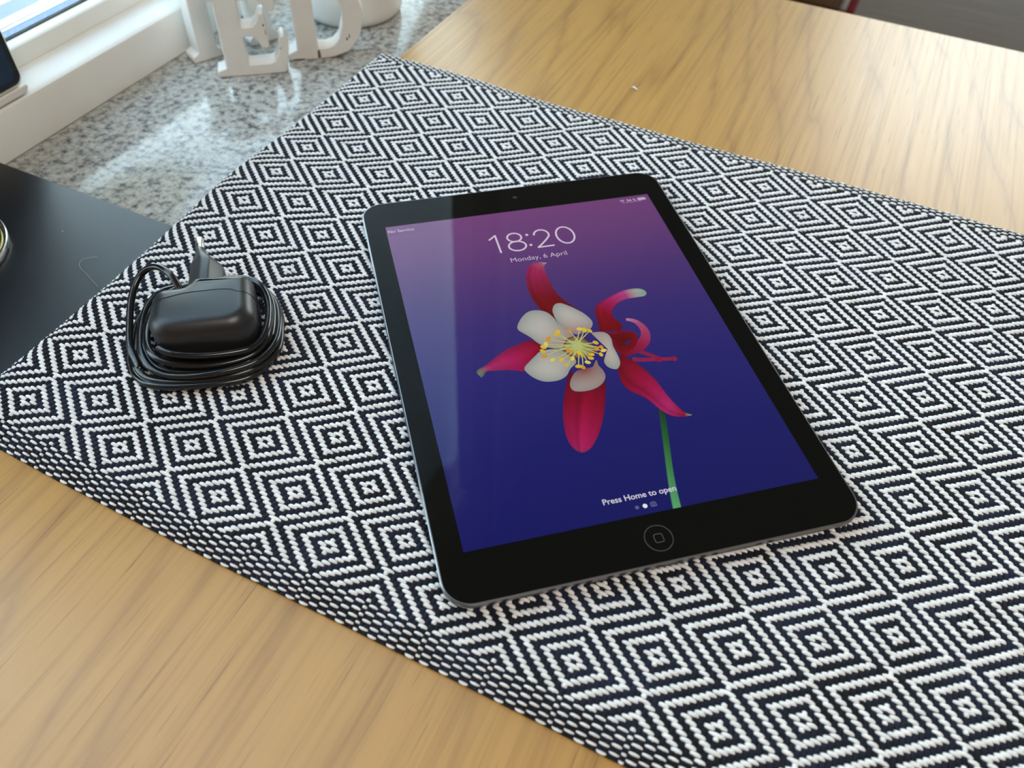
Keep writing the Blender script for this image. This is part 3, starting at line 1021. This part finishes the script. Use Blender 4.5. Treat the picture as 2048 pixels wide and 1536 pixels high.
sw = 0.98
zT = layer()
flat_mesh('digit', [ribbon_geo([(-22.9, 76.6), (-20.9, 78.2), (-18.75, 79.9)], sw * .95), ribbon_geo([(-18.9, 80.1), (-18.9, 72), (-18.9, 65.5)], sw)], TXT, screen, zT)
flat_mesh('digit', [ribbon_geo(ell(-9.3, 76.25, 3.75, 3.45), sw, True), ribbon_geo(ell(-9.3, 69.25, 4.55, 3.75), sw, True)], TXT, screen, zT)
flat_mesh('colon', [disc(-2.25, 77.0, .82), disc(-2.25, 68.6, .82)], TXT, screen, zT)
two = ell(5.35, 75.6, 3.95, 4.0, 176, -28, 26) + [(7.4, 71.9), (5.2, 69.6), (2.6, 67.2), (1.1, 65.95)]
flat_mesh('digit', [ribbon_geo(catmull(two, 3), sw), ribbon_geo([(0.75, 65.95), (5, 65.95), (9.9, 65.95)], sw)], TXT, screen, zT)
flat_mesh('digit', [ribbon_geo(ell(17.75, 72.85, 4.75, 6.75), sw, True)], TXT, screen, zT)


def text(name, s, x0, x1, y, parent, c, off=0.0, hgt=None, z=None):
    cu = bpy.data.curves.new(name, 'FONT')
    cu.body = s
    cu.size = 1.0
    cu.offset = off
    cu.resolution_u = 4
    ob = bpy.data.objects.new(name, cu)
    C.objects.link(ob)
    dg = bpy.context.evaluated_depsgraph_get()
    dg.update()
    me = bpy.data.meshes.new_from_object(ob.evaluated_get(dg))
    C.objects.unlink(ob)
    bpy.data.objects.remove(ob)
    n = len(me.vertices)
    co = np.empty(n * 3)
    me.vertices.foreach_get('co', co)
    co = co.reshape(-1, 3)
    lo, hi = co.min(0), co.max(0)
    k = (x1 - x0) / (hi[0] - lo[0])
    V = np.stack([x0 + (co[:, 0] - lo[0]) * k, y + co[:, 1] * k, np.full(n, layer() if z is None else z)], 1)
    F = [tuple(p.vertices) for p in me.polygons]
    bpy.data.meshes.remove(me)
    return mesh_np(name, V, F, M_screen, parent, smooth=False, attr=np.tile(np.array(srgb(*c)), (n, 1)))


text('date_text', 'Monday, 6 April', -15.6, 14.3, 57.2, screen, (198, 182, 204), -0.006, z=zT)
text('carrier_text', 'No Service', -73.0, -59.4, 93.0, screen, (206, 182, 206), 0.004, z=zT)
text('battery_text', '94 %', 60.2, 65.6, 93.7, screen, (200, 180, 204), 0.004, z=zT)
text('hint_text', 'Press Home to open', -16.1, 14.8, -91.0, screen, (206, 204, 214), 0.012, z=zT)
flat_mesh('battery_icon', [([(66.7, 93.7), (71.2, 93.7), (71.2, 95.9), (66.7, 95.9)], [(0, 1, 2, 3)]), ([(71.45, 94.4), (71.75, 94.4), (71.75, 95.2), (71.45, 95.2)], [(0, 1, 2, 3)])], (186, 166, 192), screen, zT)
flat_mesh('wifi_icon', [ribbon_geo(ell(57.6, 93.7, r_, r_, 45, 135, 10), .42) for r_ in (1.9, 1.25)] + [disc(57.6, 93.95, .4)], (178, 154, 184), screen, zT)
flat_mesh('status_line', [ribbon_geo([(57.6, 93.05), (62, 93.05), (68.3, 93.05)], .28)], (170, 146, 178), screen, zT)
flat_mesh('page_dot', [disc(-3.6, -94.95, .85)], (84, 88, 136), screen, zT)
flat_mesh('page_dot', [disc(-0.25, -94.95, .98)], (226, 226, 230), screen, zT)
camb = rounded([(2.2, -95.8), (4.35, -95.8), (4.35, -94.2), (3.75, -94.1), (3.55, -93.85), (3.0, -93.85), (2.8, -94.1), (2.2, -94.2)], .2, 3)
flat_mesh('camera_icon', [ribbon_geo(camb, .28, True), ribbon_geo(ell(3.28, -94.95, .42, .42, 0, 360, 14), .22, True)], (112, 114, 156), screen, zT)
# home button and front camera in the glass
hb = lathe('home_button', [(5.36, 7.505), (5.42, 7.53), (5.62, 7.53), (5.70, 7.505)], M_ring, tab, 64, (-0.1, -109.5), False)
hb.data.polygons.foreach_set('use_smooth', np.zeros(len(hb.data.polygons), bool))
sq = rounded([(-1.85, -111.35), (1.65, -111.35), (1.65, -107.75), (-1.85, -107.75)], .85, 5)
v_, f_ = ribbon_geo(sq, .26, True)
mesh_np('button_icon', [(x, y, 7.54) for x, y in v_], f_, mat('icon_grey', (0.075, 0.073, 0.068), 0.35), hb)
lathe('front_camera', [(0.0, 7.515), (0.7, 7.515), (1.1, 7.52), (1.2, 7.505)], M_lens, tab, 24, (0, 110.4))

# ------------------------------------------------------------------ charger with its cable
TH = math.radians(36)
ch = empty('charger', (0, 0, 6.6), TH)
tag(ch, 'black wall charger with round two pin plug, its thin cable wound around it', 'charger')
body_o = rounded([(-187.5, 12), (-141.5, 12), (-143.5, 46.5), (-169.5, 47.5), (-173.5, 41.5), (-187.5, 41.5)], [11, 11, 6, 3.5, 4, 8], 7)
front_o = body_o
lv = [(1.0, 4.0), (1.6, 2.2), (3.2, 0.7), (6.0, 0.0), (21.5, 0.0), (24.2, 0.9), (26.2, 2.4), (27.5, 4.3), (28.0, 6.3)]


def clip_outline(ol, vmin=None, vmax=None):
    out = []
    n = len(ol)
    for i in range(n):
        a, b = ol[i], ol[(i + 1) % n]
        ins = lambda p: (vmin is None or p[1] >= vmin) and (vmax is None or p[1] <= vmax)
        if ins(a):
            out.append(a)
        lim = vmin if vmin is not None else vmax
        if ins(a) != ins(b):
            t = (lim - a[1]) / (b[1] - a[1])
            out.append(a + (b - a) * t)
    return np.array(out)


loft('housing', body_o, lv, M_black_plastic, ch)
# the seam between housing and plug module: a thin dark strip proud of the surface by a hair
seam_pts = []
VS = 33.0
for z, ins in lv[3:]:
    q = offset(body_o, ins)
    us = [q[i][0] + (q[(i + 1) % len(q)][0] - q[i][0]) * (VS - q[i][1]) / (q[(i + 1) % len(q)][1] - q[i][1]) for i in range(len(q)) if (q[i][1] - VS) * (q[(i + 1) % len(q)][1] - VS) < 0]
    seam_pts.append((min(us), max(us), z))
path = [(l_ - .02, VS - 1.2 + 0.0 * z, z) for l_, r_, z in seam_pts] + [(-172, VS + 1.0, 28.03), (-165, VS + 1.3, 28.03), (-157, VS + 1.3, 28.03), (-152, VS + .6, 28.03)] + [(r_ + .02, VS - 1.2, z) for l_, r_, z in seam_pts[::-1]]
tube('seam', catmull(path, 4), 0.16, M_seam, ch, 6)
# plug: tapering wedge with a ridge, two round pins
pv, pf = [], []
secs = [(43, 7.9, 4.5, 24.8), (62, 7.7, 4.6, 24.6), (65, 7.2, 5.0, 24.2), (73.5, 3.3, 9.0, 21.6), (74.5, 2.6, 9.8, 21.0)]
UCV = lambda v_: UC - max(0.0, v_ - 62) * 0.30
UC = -166.3
for vv_, hw, z0, z1 in secs:
    zm = (z0 + z1) / 2
    uc = UCV(vv_)
    for du, zz in ((-hw, z0 + 3), (-hw, z1 - 6.5), (-hw * .12, z1), (hw * .35, z1 - .6), (hw, z1 - 7.5), (hw, z0 + 3), (hw * .4, z0), (-hw * .4, z0)):
        pv.append((uc + du, vv_, zz))
for k in range(len(secs) - 1):
    for i in range(8):
        j = (i + 1) % 8
        pf.append((k * 8 + i, k * 8 + j, (k + 1) * 8 + j, (k + 1) * 8 + i))
pf.append(tuple(range(8)))
pf.append(tuple((len(secs) - 1) * 8 + i for i in range(7, -1, -1)))
bm = bmesh.new()
vv = [bm.verts.new([c * MM for c in q]) for q in pv]
for f in pf:
    bm.faces.new([vv[i] for i in f])
bmesh.ops.bevel(bm, geom=list(bm.edges), offset=0.7 * MM, segments=2, affect='EDGES', profile=.5)
plug = from_bm('plug', bm, M_plug, ch, smooth=True, angle=math.radians(40))
for zz in (17.6, 9.5):
    p0 = np.array([UCV(73.5), 72.5, zz])
    p1 = np.array([UCV(73.5) - 1.2, 84.5, zz + (0.5 if zz > 12 else 0)])
    d = (p1 - p0)
    pin = tube('pin', [p0, p0 + d * .3, p0 + d * .5, p0 + d * .9, p0 + d * .97, p1], [2.1, 2.1, 2.1, 2.1, 1.8, 0.9], M_pin, plug, 16)
    tube('sleeve', [p0 - d * .05, p0 + d * .12, p0 + d * .30], [2.6, 2.45, 2.3], M_plug, plug, 16)
# cable: one long path, wound five times and tucked into the notch
cp = []
loops = [  # left u, right u, front v, back v, z
    (-189.5, -139.0, 8.0, 52.0, 15.0),
    (-191.5, -137.5, 5.5, 56.0, 11.0),
    (-194.5, -138.5, 6.5, 58.0, 7.0),
    (-196.0, -135.0, 2.2, 62.0, 8.5),
    (-199.5, -134.0, 1.5, 60.0, 4.2),
    (-201.5, -134.5, -0.5, 63.0, 3.0)]
rl = np.random.default_rng(3)
NPT = 14
for k, (ul, ur, vf, vb, zz) in enumerate(loops):
    nx = loops[min(k + 1, len(loops) - 1)]
    for i in range(NPT):
        t = i / NPT
        ang = -PI / 2 - 0.9 + 2 * PI * t
        L = [a * (1 - t) + b * t for a, b in zip((ul, ur, vf, vb, zz), nx)]
        uc, vc = (L[0] + L[1]) / 2, (L[2] + L[3]) / 2
        ru, rv = (L[1] - L[0]) / 2, (L[3] - L[2]) / 2
        ex = 2 / 2.7
        cu_, su_ = math.cos(ang), math.sin(ang)
        u = uc + ru * math.copysign(abs(cu_) ** ex, cu_) + rl.normal(0, .35)
        v_ = vc + rv * math.copysign(abs(su_) ** ex, su_) + rl.normal(0, .35)
        z = max(1.6, L[4] + 1.3 * math.sin(ang * 2 + k) + rl.normal(0, .25) + (3.0 if su_ > .3 and k < 3 else 0))
        cp.append((u, v_, z))
cp += [(-196, 14, 4.0), (-200.5, 26, 6.5), (-201, 38, 10.0), (-200.2, 49, 14.0), (-197.5, 57, 18.0), (-192.5, 60.5, 21.5), (-186.5, 58.5, 24.0), (-181, 52.5, 24.5), (-177.5, 47, 22.0), (-175.5, 42, 18.0)]
tube('cable', catmull(cp, 7), 1.65, M_cable, ch, 10)

# ------------------------------------------------------------------ black tray, tin, hair
tray = box('tray', (-640, -430, -19.9), (-225.5, -1.5, -8.0), M_tray, None, 1.0, 3)
tag(tray, 'flat matte black lacquered board lying on the granite sill beside the runner', 'tray')
tin = empty('tin_lid', (-337.0, -83.0, -8.0))
tag(tin, 'round flat tin lid with silver rim and olive gold top on the black board', 'lid')
lathe('rim', [(39.4, 0.05), (40.2, 0.5), (40.5, 2.6), (40.4, 3.9), (39.9, 4.4), (39.0, 4.3), (38.5, 3.7), (38.3, 2.8)], M_silver, tin, 96, (0, 0), False)
lathe('top', [(38.6, 0.3), (38.4, 2.6), (37.4, 3.3), (36.0, 3.4), (35.2, 2.9), (34, 2.6), (0.0, 2.6)], M_gold, tin, 96)
hp = catmull([(-259.4, -41.4, -7.7), (-263.5, -46.3, -7.2), (-262.5, -50.5, -6.6), (-259.1, -53.2, -6.4), (-252.9, -55.3, -6.9), (-241.5, -59.5, -7.7)], 8)
hair = tube('hair', hp, 0.10, M_hair, None, 5)
tag(hair, 'single thin curved hair lying on the black board', 'hair')
lint = tube('lint', catmull([(-59.8, 255.8, .25), (-58, 255.5, .9), (-56.3, 254.3, .8), (-54.5, 254.1, .25)], 5), [.25] * 3 + [.5] * 10 + [.25] * 3, M_lint, None, 6)
tag(lint, 'tiny white lint fibre on the oak table above the runner', 'lint')

# ------------------------------------------------------------------ letters on the sill


def letter(name, loops_, origin, ang, thick, label):
    cu = bpy.data.curves.new(name, 'CURVE')
    cu.dimensions = '2D'
    cu.fill_mode = 'BOTH'
    bv = 0.8
    cu.extrude = (thick / 2 - bv) * MM
    cu.bevel_depth = bv * MM
    cu.bevel_resolution = 2
    for lp in loops_:
        sp = cu.splines.new('POLY')
        sp.points.add(len(lp) - 1)
        for p, q in zip(sp.points, lp):
            p.co = (q[0] * MM, q[1] * MM, 0, 1)
        sp.use_cyclic_u = True
    ob = bpy.data.objects.new(name, cu)
    C.objects.link(ob)
    dg = bpy.context.evaluated_depsgraph_get()
    me = bpy.data.meshes.new_from_object(ob.evaluated_get(dg))
    C.objects.unlink(ob)
    bpy.data.objects.remove(ob)
    co = np.empty(len(me.vertices) * 3)
    me.vertices.foreach_get('co', co)
    co = co.reshape(-1, 3)
    # stand it up: local x along the face, y into depth, z up; front face at y = 0
    co = np.stack([co[:, 0], thick * MM / 2 - co[:, 2], co[:, 1] + bv * MM], 1)
    me.vertices.foreach_set('co', co.ravel())
    me.polygons.foreach_set('use_smooth', np.ones(len(me.polygons), bool))
    me.set_sharp_from_angle(angle=math.radians(35))
    me.materials.clear()
    me.materials.append(M_white_paint)
    me.update()
    root = empty(name, (origin[0], origin[1], -19.95), math.radians(ang))
    tag(root, label, 'letter', 'white wooden letters on the window sill')
    o = bpy.data.objects.new('letter_body', me)
    C.objects.link(o)
    o.parent = root
    return root


E_ = rounded([(0, 0), (47.9, 0), (52, 18.5), (49.6, 26.2), (47.7, 24.4), (45.4, 14), (42.2, 8), (38.5, 6.5), (21.7, 6.4), (22.0, 28.7), (30.0, 28.3), (33.0, 23.8), (34.8, 19.4), (38.8, 19.4), (38.9, 42.7), (36.6, 42.2), (34.4, 37.4), (30.4, 33.6), (21.8, 33.5), (22.2, 53.6), (36.6, 53.4), (40.8, 50.2), (44.4, 44.9), (46.9, 45.9), (48.6, 62), (0.3, 62), (0.4, 55.2), (8.0, 53.9), (7.4, 5.2), (0.5, 3.2)],
            [1.2, 1.8, 2, 1.0, .6, 3, 3, 3, 2.2, 2.2, 2, 2, 1, 1, .8, .8, 3, 3, 2.2, 2.2, 3, 3, 1, 1, 1.5, 1.2, 1, 2.5, 2.0, .8], 4)
le = letter('letter_e', [E_], (-340.5, 157.7), 38.4, 15, 'small white wooden letter E in front of the others')
D_ = rounded([(0, 0), (22, 0), (33, .8), (45.5, 4.7), (53.7, 14.5), (57.5, 28.5), (57.5, 33.5), (53.7, 47.5), (45.5, 57.3), (33, 61.2), (22, 62), (0, 62), (0.6, 58.3), (8.2, 55), (8.2, 7), (.6, 3.7)],
            [1.2, 8, 8, 8, 8, 2, 2, 8, 8, 8, 8, 1.2, 1, 3, 3, 1], 4)
Dh = rounded([(21.8, 6.8), (28, 6.4), (34.5, 8), (40, 13.4), (43.6, 24.6), (43.9, 31), (43.6, 37.4), (40, 48.6), (34.5, 54), (28, 55.6), (21.8, 55.2)], [2.4, 4, 6, 6, 6, 6, 6, 6, 6, 4, 2.4], 4)[::-1]
ld = letter('letter_d', [D_, Dh], (-311.2, 202.6), 37.2, 15, 'small white wooden letter D with chipped brown spot beside the white pot')
R_ = rounded([(0, 0), (22.6, 0), (22.8, 3.0), (18.6, 6), (18.4, 41), (34, 41), (50.5, 34), (50.8, 6), (46, 3.2), (46, 0), (70.3, 0), (70.4, 2.2), (64.4, 8.5), (64.2, 30), (58, 43), (64, 50), (60, 60), (48, 62), (0, 62), (0.5, 58), (6.3, 55), (5.0, 5.3), (0.5, 3.2)],
            [1, 1, 1, 3, 3, 4, 5, 3, 1, 1, 1, 1, 4, 6, 2, 4, 6, 4, 1, 1, 3, 3, 1], 4)
Rh = rounded([(18.6, 46), (44, 46), (49, 50), (45, 55.5), (18.6, 55.5)], [1.5, 3, 3, 3, 1.5], 4)[::-1]
lr = letter('letter_r', [R_, Rh], (-368.4, 165.7), 65.0, 15, 'small white wooden letter with two feet behind the E, closest to the window frame')
for (x, z, w_, h_) in ((22.6, 4.0, 2.6, 7.0), (44.6, 14.3, 1.6, 2.4), (46.5, 16.3, 1.0, 3.2), (35, .9, 9, 1.0), (7, .8, 11, 1.2)):
    k = rounded([(x - w_ / 2, z - h_ / 2), (x + w_ / 2, z - h_ / 2 * .8), (x + w_ / 2 * .7, z + h_ / 2), (x - w_ / 2 * .6, z + h_ / 2 * .8)], min(w_, h_) * .3, 3)
    mesh_np('paint_chip', [(a, -0.03, max(b, .3)) for a, b in k], [tuple(range(len(k)))], M_chip, ld)
for (x, z, w_, h_) in ((38.0, 36.0, 1.2, 2.2), (38.6, 31.0, .6, 4.5), (46.8, 18.6, 1.6, .9)):
    k = rounded([(x - w_ / 2, z - h_ / 2), (x + w_ / 2, z - h_ / 2 * .8), (x + w_ / 2 * .7, z + h_ / 2), (x - w_ / 2 * .6, z + h_ / 2 * .8)], min(w_, h_) * .3, 3)
    mesh_np('paint_chip', [(a, -0.03, b) for a, b in k], [tuple(range(len(k)))], M_chip, le)

# ------------------------------------------------------------------ pot
pot = empty('flower_pot', (-317.0, 300.5, -20.0))
tag(pot, 'round white ceramic pot standing on the granite sill behind the letter D', 'pot')
lathe('pot_body', [(34.5, 0.05), (36.5, 0.8), (38.6, 2.6), (39.9, 5.6), (40.6, 10), (42.5, 60), (44, 100), (44.3, 104), (43.4, 105.5), (42.2, 105), (41.4, 100), (38.5, 20), (36, 8), (0.0, 7)], M_ceramic, pot, 96)
lathe('soil', [(41.0, 92.0), (20, 93), (0.0, 94)], mat('soil', (0.03, 0.02, 0.013), 0.95), pot, 48)

# ------------------------------------------------------------------ weather station on the window ledge
ws = empty('photo_frame', (-396, -20, 12.0))
tag(ws, 'white digital photo frame with glossy black bezel and navy screen on the window ledge', 'photo frame')


def wsl(name, outline, x0, x1, ins, m, parent=ws):
    o = loft(name, outline, [(x0, ins), (x0 + ins, 0), (x1 - ins, 0), (x1, ins)], m, parent, axis='x')
    return o


yo = 64.5
wsl('case', rounded([(-142, 4.6), (yo + .8, 4.6), (yo + .8, 205), (-142, 205)], [6, 7, 6, 6]), -14, 7.2, 1.0, M_station_white)
wsl('foot', rounded([(-120, -0.2), (yo - 1.5, -0.2), (yo + 1, 2.2), (yo + .6, 4.4), (-120, 4.4)], [1, 1, 1, 1, 1], 3), -14, 8.0, .5, M_station_white)
wsl('bezel', rounded([(-139, 7), (yo - .6, 7), (yo - .6, 203), (-139, 203)], [5, 6, 5, 5]), 7.0, 8.0, .3, M_station_black)
disp = wsl('display', rounded([(-135, 10.2), (yo - 4.2, 10.2), (yo - 4.2, 199), (-135, 199)], [3, 4.5, 3, 3]), 7.9, 8.15, .1, M_station_navy)
wsl('segment', rounded([(yo - 13, 36), (yo - 8.6, 36), (yo - 8.6, 48), (yo - 13, 48)], .5, 2), 8.1, 8.3, .05, M_station_tick, disp)

# ------------------------------------------------------------------ unseen foliage added outside to shape the polished sill's reflection
added_tree = empty('added_tree', (-7900, 4300, -3000))
tag(added_tree, 'unseen leafy canopy added outside the window to shape the reflection in the polished granite', 'added_tree')
M_bark = mat('bark', (0.10, 0.075, 0.05), 0.9)
M_leaf = mat('leaf', (0.34, 0.34, 0.17), 0.7)
g = NT(M_leaf)
g.color(g.ramp(g.noise(g.coord('Object'), 1.3, 2), [(0.3, (0.22, 0.25, 0.10)), (0.7, (0.44, 0.41, 0.22))]))
tube('trunk', [(0, 0, 0), (40, 10, 3000), (0, -30, 6500), (100, 0, 9500)], [320, 260, 210, 120], M_bark, added_tree, 12)
rt = np.random.default_rng(21)
NL = 9000
d_ = rt.normal(0, 1, (NL, 3))
d_ /= np.linalg.norm(d_, axis=1, keepdims=True)
lump = 1 + .13 * np.sin(d_[:, 0] * 6 + 1) * np.cos(d_[:, 2] * 7) + .10 * np.sin(d_[:, 1] * 11 + d_[:, 2] * 9)
ctr = d_ * (rt.random(NL) ** .35 * lump)[:, None] * np.array([2500, 2300, 2700.0]) + np.array([0, 0, 11050.0])
a_, b_ = rt.normal(0, 1, (NL, 3)), rt.normal(0, 1, (NL, 3))
a_ /= np.linalg.norm(a_, axis=1, keepdims=True)
b_ = np.cross(a_, b_)
b_ /= np.linalg.norm(b_, axis=1, keepdims=True)
sz = rt.uniform(110, 210, (NL, 1))
V = np.stack([ctr - a_ * sz, ctr - b_ * sz * .6, ctr + a_ * sz, ctr + b_ * sz * .6], 1).reshape(-1, 3)
leaves = mesh_np('foliage', V, np.arange(NL * 4).reshape(-1, 4), M_leaf, added_tree, smooth=False)
tag(leaves, kind='stuff')

# ------------------------------------------------------------------ chair on the floor beyond the table
chr_ = empty('chair', (-158, 1400, -740))
tag(chr_, 'dark brown wooden chair with red trimmed seat edge beyond the far table edge', 'chair')
boxl('seat', (-340, 1170, -322), (19, 1600, -281), M_chair, chr_, 4)
boxl('edge_band', (19.2, 1172, -318), (31, 1598, -282), M_band, chr_, 3)
boxl('red_trim', (31.2, 1174, -316), (43, 1596, -283), M_red, chr_, 3)
for x, y in ((-316, 1195), (0, 1195), (-316, 1575), (0, 1575)):
    boxl('leg', (x - 20, y - 20, -740), (x + 20, y + 20, -322.2), M_chair, chr_, 4)
for y in (1195, 1575):
    boxl('back_post', (-340, y - 18, -279.5), (-306, y + 18, 130), M_chair, chr_, 4)
for z in (-120, 0, 90):
    boxl('back_slat', (-332, 1213.5, z), (-314, 1556.5, z + 34), M_chair, chr_, 4)
